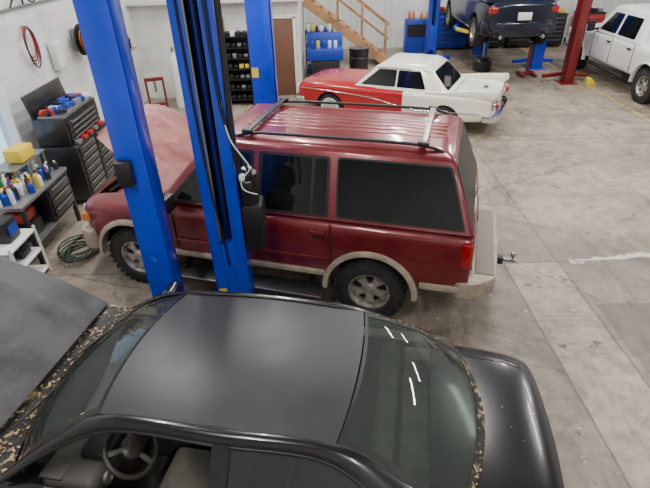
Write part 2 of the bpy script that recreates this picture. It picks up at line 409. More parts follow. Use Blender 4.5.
def lamp(x,y,sx=.16,sy=1.9,power=165,col=(1,.98,.95)):
    e=empty('ceiling_light',(x,y,ZC-.35))
    box('housing',(0,0,.06),(sx+.12,sy+.08,.08),WPLAS,e,.01)
    l=D.lights.new('tubes','AREA'); l.shape='RECTANGLE'; l.size=sx; l.size_y=sy; l.energy=power; l.color=col
    o=D.objects.new('tubes',l); put(o,e)
for x,y in ((-2.8,5.4),(-.9,7.2),(-1.5,.6),(2.2,5.9),(2.6,9.6),(-2.2,10.8),(2.2,13.6),(5.6,.4),(6.4,6.0),(7.9,8.6),(6.4,12.2),(9.4,14.8),(4.2,17.4),(1.5,-2.2),(-1.6,16.5)):
    lamp(x,y)

# ================================================================ LIFT POSTS
def lift_post(x,y,h=3.9,w=.36,d=.28,facing=-1,paint=BLUE,name='lift_post',detail=True):
    e=empty(name,(x,y,0),0 if facing<0 else math.pi)
    box('base_plate',(0,0,.01),(w+.2,d+.24,.02),paint,e,.004)
    box('back',(0,d/2-.01,h/2+.02),(w,.02,h),paint,e,.004)
    for s in (-1,1):
        box('side_%s'%('l' if s<0 else 'r'),(s*(w/2-.01),0,h/2+.02),(.02,d,h),paint,e,.004)
        box('lip_%s'%('l' if s<0 else 'r'),(s*(w/2-.055),-d/2+.01,h/2+.02),(.11,.02,h),paint,e,.004)
    if detail:
        box('inner_liner',(0,d/2-.04,h/2+.02),(w-.06,.02,h-.05),DARK,e)
        cyl('hydraulic_ram',(-.02,0,h/2),.035,h-.3,BLUED,e)
        tube('lift_cable',[(.045,-.05,.1),(.045,-.05,h-.1)],.008,STEEL,e)
        box('carriage',(0,-.02,.75),(w-.14,d-.06,.75),paint,e,.01)
        for s in (-1,1):
            box('arm_%s'%('l' if s<0 else 'r'),(s*.33,-d/2-.14,.16),(.62,.1,.1),paint,e,.01,(0,0,s*.35))
    return e
p1=lift_post(-1.55,3.82,4.0,.235,.24,-1,detail=False)
box('face_plate',(0,-.115,2.0),(.235,.02,4.0),BLUE,p1,.004)
box('switch_box',(-.05,-.17,2.10),(.13,.09,.22),BLK,p1,.02)
p2=lift_post(-.965,4.2,4.0,.345,.28,-1)
box('pump_tank',(.28,.0,1.30),(.2,.26,.5),BLK,p2,.03)
cyl('pump_motor',(.26,-.02,1.70),.09,.3,BLK,p2)
box('motor_terminal',(.26,-.13,1.74),(.1,.08,.14),BLK,p2,.01)
cyl('pump_cap',(.26,-.02,1.87),.05,.05,STEEL,p2)
tube('hose_a',[(.21,-.13,3.95),(.21,-.14,3.2),(.20,-.16,2.6),(.19,-.18,2.1),(.23,-.14,1.75)],.026,BLK,p2)
tube('hose_b',[(.11,-.17,3.95),(.11,-.18,3.0),(.14,-.2,2.3),(.31,-.2,1.95),(.38,-.16,1.7)],.014,BLK,p2)
tube('hose_d',[(-.11,-.16,3.95),(-.10,-.17,2.8),(-.08,-.18,2.0),(-.02,-.18,1.3),(.0,-.16,.9)],.010,BLK,p2)
tube('hose_c',[(-.05,-.16,3.95),(-.05,-.16,1.2)],.012,STEEL,p2,smooth=False)
tube('cord_white',[(.14,-.18,2.55),(.15,-.22,2.28),(.27,-.22,2.08),(.34,-.2,1.96),(.22,-.2,1.86),(.24,-.22,1.74),(.36,-.18,1.70)],.006,WPLAS,p2)
box('cord_clip',(.24,-.2,1.88),(.05,.05,.06),WPLAS,p2,.01)
box('label_yellow',(-.11,-.145,.55),(.08,.004,.1),YEL,p2)
p3=lift_post(-.86,7.75,4.0,.36,.28,1)
box('label_yellow',(.12,.145,1.95),(.1,.008,.14),YEL,p3)
lift_post(3.66,17.0,4.2,.34,.28,-1); lift_post(6.70,15.75,4.2,.34,.3,1)
p6=lift_post(6.9,13.9,4.2,.27,.26,1,DRED)

# ================================================================ SUV
suv=empty('suv',(-.66,5.50,0),math.radians(180-16.3),sc=.955)
ST=[(2.27,.80,.52,1.02,.02),(2.22,.90,.50,1.10,.03),(2.02,.965,.48,1.16,.04),(1.5,.985,.48,1.21,.05),(.9,.99,.46,1.27,.04),(0,.995,.46,1.30,.02),(-1.2,.995,.46,1.30,.02),(-2.2,.99,.50,1.30,.02),(-2.50,.98,.52,1.30,.02),(-2.57,.965,.54,1.29,.02),(-2.58,.94,.56,1.27,.02)]
PR=[(0,0),(.85,0),(.965,.04),(.985,.22),(1.0,.5),(.995,.78),(.965,.97)]
b=body('body',ST,RED,suv,2,PR)
R=.405
cut(b,[cutcyl(1.51,.95,.42,.50,.62),cutcyl(1.51,-.95,.42,.50,.62),cutcyl(-1.51,.95,.42,.50,.62),cutcyl(-1.51,-.95,.42,.50,.62),cutbox((1.56,0,1.15),(1.0,1.45,.9))],35)
for sx,nx in ((1.51,'front'),(-1.51,'rear')):
    for s in (1,-1):
        wheel(suv,'wheel_%s_%s'%(nx,'l' if s>0 else 'r'),sx,s*.86,R,.27,.235,s)
        arc_band('arch_trim_%s_%s'%(nx,'l' if s>0 else 'r'),sx,.42,.485,.545,-2,182,.9,1.02,BEIGE,suv,ys=s)
for s in (1,-1):
    n_='l' if s>0 else 'r'
    box('rocker_trim_'+n_,(0,s*.985,.60),(2.0,.05,.07),BEIGE,suv,.015)
    box('rocker_trim_rear_'+n_,(-2.28,s*.965,.60),(.44,.05,.08),BEIGE,suv,.015)
    box('running_board_'+n_,(0,s*1.05,.38),(2.05,.26,.05),BLK,suv,.02)
    box('board_edge_'+n_,(0,s*1.18,.385),(2.0,.015,.02),STEEL,suv,.005)
    for k in (-.8,0,.8): box('board_bracket',(k,s*.9,.42),(.05,.3,.04),BLK,suv)
fb,fr,rr_,rb=1.02,.40,-2.28,-2.555; wb,wr,zb,zr=.955,.69,1.28,1.975
cabin('cabin',fb,fr,rr_,rb,wb,wr,zb,zr,.05,RED,suv,.04)
for s in (1,-1):
    n_='l' if s>0 else 'r'
    A=(0,s*wb,zb); U=(-s,s*wb,zb); V=(0,s*wr,zr)
    def sp(nm,poly,m,off,r=.05):
        facepanel(nm+'_'+n_,A,U,V,[(-s*x,v) for x,v in poly],m,suv,off,r=r)
    sp('quarter_trim',[(-2.47,.03),(-2.27,.675),(-1.09,.675),(-1.12,.03)],BLK,.004)
    sp('quarter_glass',[(-2.44,.05),(-2.25,.655),(-1.11,.655),(-1.14,.05)],DGLASS,.008)
    sp('rear_door_frame',[(-1.04,.02),(-1.02,.67),(-.22,.67),(-.22,.02)],BLK,.004,.04)
    sp('rear_door_glass',[(-.82,.05),(-.82,.64),(-.27,.64),(-.25,.05)],DGLASS,.008,.03)
    sp('rear_vent_glass',[(-1.0,.05),(-.99,.64),(-.86,.64),(-.86,.05)],DGLASS,.008,.02)
    sp('front_door_frame',[(-.16,.02),(-.16,.67),(.34,.67),(.88,.02)],BLK,.004,.04)
    sp('front_door_glass',[(-.12,.05),(-.12,.64),(.32,.64),(.78,.05)],DGLASS,.008,.03)
    for i,x in enumerate((-1.07,-.19,.86)):
        box('door_seam_%d_%s'%(i,n_),(x,s*.997,.96),(.010,.012,.60),DARK,suv)
    for i,x in enumerate((-.93,-.05)):
        box('door_handle_%d_%s'%(i,n_),(x,s*1.0,1.12),(.17,.04,.05),RED,suv,.018)
        box('handle_recess_%d_%s'%(i,n_),(x,s*.995,1.10),(.13,.02,.07),DARK,suv,.01)
    box('side_moulding_'+n_,(-.1,s*1.0,.80),(1.9,.018,.035),RED,suv,.006)
    box('mirror_'+n_,(.80,s*1.12,1.34),(.12,.24,.2),BLK,suv,.04)
    box('mirror_arm_'+n_,(.80,s*1.0,1.29),(.07,.2,.06),BLK,suv,.02)
    box('tail_lamp_'+n_,(-2.51,s*.915,1.04),(.14,.13,.30),TAIL,suv,.03)
    box('side_marker_'+n_,(2.18,s*.86,.88),(.16,.12,.12),ORG,suv,.02)
    box('head_lamp_'+n_,(2.24,s*.66,.92),(.1,.3,.17),WPLAS,suv,.03)
    tube('roof_rail_'+n_,[(.1,s*.60,2.00),(.0,s*.60,2.06),(-.6,s*.60,2.07),(-1.5,s*.60,2.07),(-2.06,s*.60,2.065),(-2.18,s*.60,1.99)],.017,BLK,suv)
for i,x in enumerate((-.05,-1.95)):
    box('rack_crossbar_%d'%i,(x,0,2.08),(.07,1.24,.022),SIL if i else BLK,suv,.01)
    for s in (1,-1): box('crossbar_clamp',(x,s*.60,2.075),(.12,.07,.05),BLK,suv,.015)
def roofz(y): return 2.028-.045*(abs(y)/.58)**2.2
patch('roof_skin',lambda a,c:(lerp(.34,-2.24,a),lerp(-.65,.65,c),roofz(lerp(-.65,.65,c))-.02*(2*a-1)**8),24,24,REDROOF,suv,.01)
for i in range(9):
    y=(i-4)*.115
    box('roof_rib_%d'%i,(-1.03,y,roofz(y)+.003),(2.25,.042,.014),REDROOF,suv,.006)
facepanel('windshield',(fb,wb,zb),(fb,-wb,zb),(fr,wr,zr),[(.12,.05),(.30,.86),(1.61,.86),(1.79,.05)],DGLASS,suv,.008)
facepanel('rear_glass_trim',(rb,-wb,zb),(rb,wb,zb),(rr_,-wr,zr),[(.05,.0),(.26,.69),(1.65,.69),(1.86,.0)],BLK,suv,.004)
facepanel('rear_glass',(rb,-wb,zb),(rb,wb,zb),(rr_,-wr,zr),[(.10,.03),(.30,.65),(1.61,.65),(1.81,.03)],DGLASS,suv,.010)
tube('rear_wiper',[(-2.58,-.1,1.33),(-2.53,.35,1.43)],.01,BLK,suv)
box('tailgate_handle',(-2.595,0,1.10),(.03,.5,.09),BLK,suv,.015)
box('licence_plate',(-2.605,.0,.92),(.015,.31,.16),mat('plate_white_blue',(.45,.55,.68),.4,0,(.05,.12,.35),9),suv,.004)
box('tailgate_seam',(-2.59,0,.76),(.02,1.55,.01),DARK,suv)
prism('rear_bumper',roundpoly([(-2.42,-.99),(-2.70,-.99),(-2.88,-.82),(-2.90,0),(-2.86,.78),(-2.64,.98),(-2.42,.98)],.08),.50,.70,BEIGE,suv,.02,'z')
box('bumper_step',(-2.74,0,.705),(.2,1.5,.015),mat('bumper_pad',(.20,.17,.14),.7),suv,.005)
box('hitch_receiver',(-2.84,0,.44),(.3,.09,.09),BLK,suv,.01); box('hitch_mount',(-3.04,0,.45),(.2,.06,.04),STEEL,suv,.008)
lathe('hitch_ball',[(.015,0),(.015,.03),(.03,.045),(.034,.07),(.024,.09),(.005,.095)],STEEL,suv,(-3.10,0,.47))
prism('front_bumper',roundpoly([(2.1,-1.0),(2.3,-.97),(2.42,-.7),(2.46,0),(2.42,.7),(2.3,.97),(2.1,1.0)],.08),.44,.72,BEIGE,suv,.03,'z')
box('grille',(2.27,0,.90),(.06,.9,.22),BLK,suv,.02)
for k in range(4): box('grille_bar_%d'%k,(2.305,0,.82+.05*k),(.015,.86,.012),CHR,suv)
box('engine_block',(1.5,0,.86),(.6,.55,.3),STEEL,suv,.04); box('air_cleaner',(1.65,.1,1.06),(.4,.5,.12),BLK,suv,.05)
box('battery',(1.85,.5,.95),(.24,.18,.2),BLK,suv,.01); box('battery_top',(1.85,.5,1.06),(.22,.16,.02),REDP,suv)
tube('intake_hose',[(1.5,.1,1.1),(1.3,-.1,1.15),(1.3,-.4,1.05),(1.6,-.55,1.0)],.045,BLK,suv)
box('radiator',(2.05,0,.9),(.06,1.1,.4),BLK,suv,.01)
ha=math.radians(36)
hood=empty('hood'); hood.parent=suv; hood.location=(1.02,0,1.31); hood.rotation_euler=(0,-ha,0)
def hf(a,c):
    y=lerp(-1,1,c); w=lerp(.84,.74,a)-.06*max(0,a-.8)*5*abs(y)**6
    return (1.10*a-.07*(y*y)*a, y*w, .045*(1-y**4)+.03*math.exp(-((abs(y)-.55)/.12)**2)-.05*a**6)
patch('hood_panel',hf,20,28,REDFADE,hood,.012)
def hf2(a,c):
    x,y,z=hf(lerp(.05,.95,a),lerp(.06,.94,c)); return (x,y,z-.035-.01*math.sin(a*14))
patch('hood_inner',hf2,14,14,BLK,hood,.01)
tube('hood_prop',[(2.0,-.7,1.1),(1.8,-.7,1.85)],.008,STEEL,suv)

# ================================================================ SEDAN (foreground)
sed=empty('sedan',(-.50,2.27,0),math.radians(180-10.8))
SS=[(2.95,.60,.32,.62,.02),(2.88,.74,.24,.72,.03),(2.6,.85,.2,.84,.04),(2.1,.89,.2,.90,.05),(1.5,.90,.2,.95,.05),(.8,.905,.2,.97,.03),(0,.905,.2,.975,.02),(-.9,.90,.2,.98,.03),(-1.35,.885,.2,.985,.045),(-1.68,.86,.24,.985,.05),(-1.88,.82,.28,.965,.045),(-1.96,.74,.32,.92,.03)]
PS=[(0,0),(.85,0),(.96,.05),(1.0,.35),(.995,.62),(.975,.85),(.90,.985)]
sb=body('body',SS,SEDBLK,sed,2,PS)
cut(sb,[cutcyl(1.85,.9,.33,.37,.44),cutcyl(1.85,-.9,.33,.37,.44),cutcyl(-.98,.9,.33,.37,.40),cutcyl(-.98,-.9,.33,.37,.40),cutbox((.0,0,.85),(2.35,1.54,1.1)),cutbox((2.18,0,.9),(1.0,1.3,.7))],35)
for sx,nx in ((1.85,'front'),(-.98,'rear')):
    for s in (1,-1): wheel(sed,'wheel_%s_%s'%(nx,'l' if s>0 else 'r'),sx,s*.79,.33,.22,.21,s)
def roofp(a,c):
    u=lerp(-1,1,c); xf=.70+.05*(1-u*u)+.03*u; xr=-.655-.05*(1-u*u)+.015*u
    x=lerp(xf,xr,a); return (x,u*lerp(.56,.55,a),1.405+.042*(1-u*u)+.022*(1-(2*a-1)**2))
patch('roof_panel',roofp,24,24,SEDROOF,sed,.008)
def rglass(a,c):
    u=lerp(-1,1,c); t=a
    x=lerp(-.665-.05*(1-u*u)+.015*u,-1.335-.155*(1-u*u)+.03*u,t); w=lerp(.545,.655,t)
    z=lerp(1.405+.042*(1-u*u),1.035+.02*(1-u*u),t)+.05*math.sin(math.pi*t)
    return (x,u*w,z)
patch('rear_glass',rglass,20,24,SGLASS,sed)
def wglass(a,c):
    u=lerp(-1,1,c); t=a
    x=lerp(.71+.05*(1-u*u)+.03*u,1.30+.17*(1-u*u),t); w=lerp(.56,.72,t)
    z=lerp(1.405+.042*(1-u*u),1.0+.01*(1-u*u),t)+.045*math.sin(math.pi*t)
    return (x,u*w,z)
patch('windshield',wglass,20,24,SGLASS,sed)
def strip(name,f,a0,a1,c0,c1,m,dz=.004,nu=6,nv=24):
    def g(a,c):
        x,y,z=f(lerp(a0,a1,a),lerp(c0,c1,c)); return (x,y,z+dz)
    patch(name,g,nu,nv,m,sed)
strip('rear_glass_seal_top',rglass,0,.03,0,1,GASKET); strip('rear_glass_seal_bottom',rglass,.965,1.03,0,1,PEEL)
strip('rear_glass_seal_l',rglass,0,1,.955,1,GASKET,nu=20,nv=3); strip('rear_glass_seal_r',rglass,0,1,0,.045,GASKET,nu=20,nv=3)
strip('windshield_seal_bottom',wglass,.95,1.02,0,1,PEEL); strip('windshield_seal_top',wglass,0,.03,0,1,GASKET)
strip('windshield_seal_l',wglass,0,1,.955,1,PEEL,nu=20,nv=3); strip('windshield_seal_r',wglass,0,1,0,.045,GASKET,nu=20,nv=3)
def cr(P,t):
    n=len(P)-1; k=min(int(t*n),n-1); f=t*n-k
    p=[Vector(P[max(0,min(n,k+d))]) for d in (-1,0,1,2)]
    return .5*((2*p[1])+(p[2]-p[0])*f+(2*p[0]-5*p[1]+4*p[2]-p[3])*f*f+(3*p[1]-p[0]-3*p[2]+p[3])*f**3)
IN=[(1.33,.72,1.0),(1.02,.64,1.245),(.68,.56,1.405),(0,.568,1.43),(-.645,.548,1.405),(-1.0,.602,1.26),(-1.36,.655,1.035)]
OUT=[(1.38,.82,.965),(1.00,.70,1.215),(.62,.618,1.362),(0,.632,1.385),(-.61,.615,1.355),(-.97,.73,1.14),(-1.28,.84,.985)]
for s in (1,-1):
    n_='l' if s>0 else 'r'
    def rb_(a,c):
        p=cr(IN,a); q=cr(OUT,a); r=p.lerp(q,c); r.z+=.020*math.sin(math.pi*c); r.y+=.010*math.sin(math.pi*c)
        return (r.x,s*r.y,r.z)
    patch('roof_rail_'+n_,rb_,48,8,SEDBLK,sed,.012)
    tube('roof_gutter_'+n_,[(cr(IN,t/30).x,s*cr(IN,t/30).y,cr(IN,t/30).z+.004) for t in range(31)],.006,GASKET,sed)
    def side(x0,x1,nm,m,t0=0,t1=1):
        def g(a,c):
            x=lerp(x0,x1,a)
            best=min((abs(cr(OUT,t/60).x-x),t) for t in range(61))[1]; q=cr(OUT,best/60)
            tt=lerp(t0,t1,c)
            return (x,s*lerp(q.y-.005,.868,tt)+s*.015*math.sin(math.pi*tt),lerp(q.z,.985,tt))
        patch(nm+'_'+n_,g,14,6,m,sed,.004 if m is SSIDE else .03)
    side(-.93,-.08,'rear_door_glass',SSIDE)
    side(-.08,.02,'b_pillar',SEDBLK)
    if s<0: side(.02,1.1,'front_door_glass',SSIDE)
    tube('window_frame_'+n_,[(cr(OUT,t/30).x,s*(cr(OUT,t/30).y+.006),cr(OUT,t/30).z-.006) for t in range(31)],.010,GASKET,sed)
    tube('belt_trim_'+n_,[(1.25,s*.868,.975),(.5,s*.88,.985),(-.5,s*.88,.99),(-1.2,s*.862,.99)],.012,GASKET,sed)
    box('door_seam_a_'+n_,(-.05,s*.905,.62),(.008,.012,.62),DARK,sed); box('door_seam_b_'+n_,(1.18,s*.90,.62),(.008,.014,.6),DARK,sed)
    for k,x in enumerate((.12,-.85)): box('door_handle_%d_%s'%(k,n_),(x,s*.915,.80),(.16,.035,.035),SEDBLK,sed,.014)
    box('mirror_'+n_,(1.08,s*1.0,1.03),(.12,.22,.14),SEDBLK,sed,.05,seg=4)
    box('tail_lamp_'+n_,(-1.86,s*.74,.78),(.16,.16,.15),TAIL,sed,.05)
    box('head_lamp_'+n_,(2.78,s*.62,.66),(.2,.26,.14),WPLAS,sed,.05)
    box('door_card_'+n_,(.0,s*.80,.7),(2.2,.04,.5),LEATHER,sed,.01)
    box('armrest_'+n_,(.25,s*.75,.68),(.5,.08,.06),DASH,sed,.02)
tube('trunk_seam',[(-1.40,.68,1.018),(-1.66,.67,1.012),(-1.83,.60,.985)],.004,GASKET,sed)
tube('trunk_seam_far',[(-1.40,-.68,1.018),(-1.66,-.67,1.012),(-1.83,-.60,.985)],.004,GASKET,sed)
box('licence_plate',(-1.97,0,.68),(.02,.31,.16),WPLAS,sed,.004)
prism('rear_bumper',roundpoly([(-1.55,-.9),(-1.88,-.85),(-2.01,-.6),(-2.05,0),(-2.01,.6),(-1.88,.85),(-1.55,.9)],.1),.28,.60,SEDBLK,sed,.05,'z')
prism('front_bumper',roundpoly([(2.4,-.86),(2.85,-.78),(3.02,-.4),(3.05,0),(3.02,.4),(2.85,.78),(2.4,.86)],.1),.22,.56,SEDBLK,sed,.05,'z')
def seat(x,y,w=.5):
    e=empty('seat'); e.parent=sed; e.location=(x,y,.32)
    box('cushion',(.05,0,.16),(.52,w,.18),LEATHER,e,.06,seg=4)
    box('backrest',(-.26,0,.47),(.15,w,.62),LEATHER,e,.06,(0,-.28,0),4)
    if w<.7: box('headrest',(-.37,0,.86),(.1,.26,.16),LEATHER,e,.045,(0,-.2,0),4)
seat(.30,.38); seat(.30,-.38); seat(-.55,0,1.3)
box('parcel_shelf',(-1.16,0,.93),(.34,1.44,.04),LEATHER,sed,.01)
box('shelf_speaker_l',(-1.18,.45,.955),(.2,.26,.012),DASH,sed,.005); box('shelf_speaker_r',(-1.18,-.45,.955),(.2,.26,.012),DASH,sed,.005)
box('cabin_floor',(0,0,.31),(2.3,1.5,.02),DASH,sed)
box('dashboard',(1.0,0,.84),(.38,1.5,.2),DASH,sed,.07,seg=4)
box('dash_top',(1.2,0,.93),(.35,1.45,.03),DASH,sed,.01)
box('instrument_hood',(.90,.40,.95),(.2,.34,.08),BLK,sed,.03)
box('centre_stack',(.84,.0,.78),(.08,.24,.22),SIL,sed,.01)
for k in (-.5,-.12,.12,.62): lathe('air_vent',[(.045,0),(.045,.02),(.03,.02),(.028,.005)],STEEL,sed,(.80,k,.87),(0,-math.pi/2,0))
box('centre_console',(.45,0,.45),(.8,.22,.28),DASH,sed,.03)
cyl('gear_lever',(.55,0,.66),.015,.16,SIL,sed); lathe('gear_knob',[(.01,0),(.03,.02),(.03,.05),(.01,.07)],BLK,sed,(.55,0,.73))
cw=empty('steering_wheel'); cw.parent=sed; cw.location=(.74,.42,.89); cw.rotation_euler=(0,math.radians(-50),0)
WR=mat('steering_rim',(.06,.052,.045),.35)
tube('rim',[(.185*math.cos(t*math.pi/12),.185*math.sin(t*math.pi/12),0) for t in range(24)],.017,WR,cw,True)
lathe('airbag_hub',[(.075,-.02),(.075,.015),(.05,.035),(.005,.04)],WR,cw)
for a in (0,2.3,-2.3): box('spoke',(.11*math.cos(a+math.pi),.11*math.sin(a+math.pi),0),(.12,.035,.02),SIL,cw,.006,(0,0,a))
def cowl(a,c):
    u=lerp(-1,1,c); return (lerp(1.30+.17*(1-u*u),1.62,a),u*.80,.995-.02*math.sin(math.pi*a)+.01*(1-u*u))
patch('cowl_panel',cowl,6,20,PEEL,sed,.006)
tube('wiper_a',[(1.5,.5,1.03),(1.38,.1,1.06),(1.34,-.1,1.08)],.008,BLK,sed); tube('wiper_b',[(1.5,-.05,1.03),(1.35,-.4,1.08),(1.28,-.6,1.05)],.008,BLK,sed)
box('engine',(2.15,0,.72),(.5,.7,.28),STEEL,sed,.04); box('engine_cover',(2.15,0,.88),(.4,.55,.05),BLK,sed,.02)
box('battery',(1.9,.5,.78),(.2,.26,.2),BLK,sed,.01)
hd=empty('hood'); hd.parent=sed; hd.location=(1.60,0,1.0); hd.rotation_euler=(0,-math.radians(38),0)
def shf(a,c):
    y=lerp(-1,1,c); w=lerp(.80,.62,a**1.5)
    return (1.10*a-.12*(y*y)*a,y*w,.05*(1-y**4)+.018*math.exp(-((abs(y)-.6)/.1)**2)-.06*a**4)
patch('hood_panel',shf,20,28,SEDHOOD,hd,.02)
def leaves(name,items,parent,m):
    vs=[];fs=[]
    for x,y,z,s in items:
        a=random.uniform(0,6.28); t=random.uniform(-.5,.5); b=len(vs)
        for dx,dy in ((-1,0),(-.3,.45),(.4,.35),(1,0),(.4,-.4),(-.3,-.4)):
            X=s*(dx*math.cos(a)-dy*math.sin(a)); Y=s*(dx*math.sin(a)+dy*math.cos(a)); vs.append((x+X,y+Y,z+abs(dx)*s*t+random.uniform(0,.006)))
        fs.append(tuple(range(b,b+6)))
    mesh(name,vs,fs,m,parent)
it=[]
for i in range(130):
    c=random.random(); a=random.betavariate(1.3,1.6); x,y,z=cowl(a,c); it.append((x,y,z+.010,random.uniform(.007,.022)))
for i in range(48):
    c=random.random(); x,y,z=rglass(random.uniform(1.0,1.03),c); it.append((x,y,z+.010,random.uniform(.004,.012)))
for i in range(22):
    c=random.uniform(.0,.03); x,y,z=rglass(random.random(),c); it.append((x,y,z+.01,random.uniform(.005,.011)))
for i in range(7): it.append((random.uniform(-1.88,-1.6),random.uniform(-.2,.75),1.035,.008))
leaves('leaf_litter',it,sed,LEAF)

# ================================================================ CLASSIC CAR
cc=empty('classic_car',(1.76,11.35,0),math.radians(180-26),sc=.89)
CS=[(2.50,.70,.42,.80,.02),(2.44,.86,.36,.88,.03),(2.1,.94,.30,.93,.05),(1.2,.96,.28,.96,.05),(.4,.965,.27,.96,.03),(-.4,.965,.27,.96,.02),(-1.4,.96,.28,.97,.02),(-2.1,.95,.32,.98,.0),(-2.48,.92,.38,.97,-.03),(-2.55,.86,.42,.92,-.03)]
PC=[(0,0),(.82,0),(.96,.06),(1.0,.3),(.985,.55),(1.0,.8),(.97,.99)]
b=body('body',CS,CREAM,cc,3,PC)
b.data.materials.clear()
for q in (CREAM,DARK,CRED): b.data.materials.append(q)
for p in b.data.polygons:
    c=p.center
    if c.x>.34 or (abs(c.y)>.87 and c.z<.94 and c.x>-.42): p.material_index=2
cut(b,[cutcyl(1.5,.95,.34,.40,.5),cutcyl(1.5,-.95,.34,.40,.5),cutcyl(-1.45,.95,.34,.38,.5),cutcyl(-1.45,-.95,.34,.38,.5)],35)
for sx,nx in ((1.5,'front'),(-1.45,'rear')):
    for s in (1,-1): wheel(cc,'wheel_%s_%s'%(nx,'l' if s>0 else 'r'),sx,s*.83,.34,.19,.2,s,'cap')
cabin('cabin',.85,.30,-1.0,-1.50,.86,.68,.95,1.45,.06,CREAM,cc,.07)
facepanel('rear_window',(-1.50,-.86,.95),(-1.50,.86,.95),(-1.0,-.68,1.45),[(.10,.06),(.22,.60),(1.50,.60),(1.62,.06)],DGLASS,cc,.008,r=.12)
facepanel('windshield',(.85,.86,.95),(.85,-.86,.95),(.30,.68,1.45),[(.1,.05),(.22,.62),(1.5,.62),(1.62,.05)],DGLASS,cc,.008,r=.1)
for s in (1,-1):
    n_='l' if s>0 else 'r'
    facepanel('side_window_a_'+n_,(0,s*.86,.95),(-s,s*.86,.95),(0,s*.68,1.45),[(-s*x,v) for x,v in ((-.2,.05),(-.2,.44),(.24,.44),(.68,.05))],DGLASS,cc,.008)
    facepanel('side_window_b_'+n_,(0,s*.86,.95),(-s,s*.86,.95),(0,s*.68,1.45),[(-s*x,v) for x,v in ((-.95,.05),(-.78,.44),(-.24,.44),(-.24,.05))],DGLASS,cc,.008)
    prism('tail_fin_'+n_,[(-.9,.95),(-2.0,1.08),(-2.58,1.13),(-2.62,1.0),(-2.5,.9),(-1.0,.9)],s*.80,s*.92,CREAM,cc,.03)
    lathe('tail_lamp_'+n_,[(.11,0),(.11,.05),(.085,.09),(.02,.11)],TAIL,cc,(-2.55,s*.80,.78),(0,-math.pi/2,0))
    lathe('tail_lamp_ring_'+n_,[(.125,0),(.13,.04),(.11,.05)],CHR,cc,(-2.55,s*.80,.78),(0,-math.pi/2,0))
    tube('chrome_spear_'+n_,[(2.3,s*.965,.80),(.6,s*.985,.78),(-.3,s*.985,.60),(-.9,s*.985,.52),(-2.3,s*.965,.60)],.012,CHR,cc)
    lathe('head_lamp_'+n_,[(.1,0),(.1,.05),(.02,.09)],WPLAS,cc,(2.46,s*.66,.74),(0,math.pi/2,0))
    tube('drip_rail_'+n_,[(.3,s*.72,1.40),(-1.0,s*.72,1.40)],.012,CHR,cc)
for nm,x,sg in (('rear_bumper',-2.62,-1),('front_bumper',2.52,1)):
    prism(nm,roundpoly([(x-sg*.3,-.97),(x,-.93),(x+sg*.08,-.5),(x+sg*.08,.5),(x,.93),(x-sg*.3,.97)],.08),.40,.56,CHR,cc,.03,'z')
box('trunk_seam',(-1.6,0,.985),(.01,1.3,.006),DARK,cc); box('trunk_badge',(-2.2,0,.985),(.1,.3,.015),CHR,cc,.005)

# ================================================================ PICKUP
pk=empty('pickup_truck',(8.75,13.65,0),math.radians(90))
PKS=[(2.78,.80,.55,.98,.02),(2.72,.92,.48,1.08,.03),(2.4,.98,.46,1.18,.05),(1.5,1.0,.46,1.22,.05),(.6,1.0,.46,1.24,.02),(-1,1.0,.48,1.25,.0),(-2.5,.995,.52,1.26,0),(-2.95,.98,.54,1.26,0),(-3.0,.97,.56,1.24,0)]
b=body('body',PKS,WHITE,pk,2,[(0,0),(.85,0),(.97,.04),(.99,.22),(1.0,.5),(1.0,.8),(.98,.99)])
cut(b,[cutcyl(x,s*.95,.42,.50,.5) for x in (1.85,-1.75) for s in (1,-1)]+[cutbox((-2.1,0,1.1),(1.6,1.6,.8))],35)
for x,nx in ((1.85,'front'),(-1.75,'rear')):
    for s in (1,-1):
        wheel(pk,'wheel_%s_%s'%(nx,'l' if s>0 else 'r'),x,s*.86,.40,.26,.23,s)
        arc_band('arch_lip_%s_%s'%(nx,'l' if s>0 else 'r'),x,.42,.49,.53,-5,185,.92,1.02,WHITE,pk,ys=s)
cabin('cab',1.15,.62,-1.02,-1.2,.96,.76,1.22,1.90,.04,WHITE,pk,.06)
for s in (1,-1):
    n_='l' if s>0 else 'r'
    for nm,pl in (('front',((.05,.07),(.05,.56),(.50,.56),(.88,.07))),('rear',((-.86,.07),(-.8,.56),(-.05,.56),(-.05,.07)))):
        facepanel('%s_window_%s'%(nm,n_),(0,s*.96,1.22),(-s,s*.96,1.22),(0,s*.76,1.90),[(-s*x,v) for x,v in pl],DGLASS,pk,.008,r=.05)
    for k,x in enumerate((1.0,0,-1.05)): box('door_seam_%d_%s'%(k,n_),(x,s*1.0,.9),(.012,.012,.62),DARK,pk)
    for k,x in enumerate((.15,-.85)): box('door_handle_%d_%s'%(k,n_),(x,s*1.01,1.08),(.16,.04,.04),BLK,pk,.012)
    box('running_board_'+n_,(0,s*1.02,.42),(1.9,.16,.05),BLK,pk,.02)
    box('mirror_'+n_,(.95,s*1.17,1.36),(.12,.2,.28),BLK,pk,.04); box('mirror_arm_'+n_,(.95,s*1.03,1.28),(.06,.18,.06),BLK,pk,.02)
    box('tail_lamp_'+n_,(-2.96,s*.9,1.0),(.1,.16,.36),TAIL,pk,.02); box('head_lamp_'+n_,(2.72,s*.76,.95),(.16,.3,.2),WPLAS,pk,.03)
facepanel('windshield',(1.15,.96,1.22),(1.15,-.96,1.22),(.62,.76,1.90),[(.12,.05),(.24,.80),(1.68,.80),(1.80,.05)],DGLASS,pk,.008)
facepanel('back_window',(-1.2,-.96,1.22),(-1.2,.96,1.22),(-1.02,-.76,1.90),[(.3,.15),(.35,.58),(1.57,.58),(1.62,.15)],DGLASS,pk,.008)
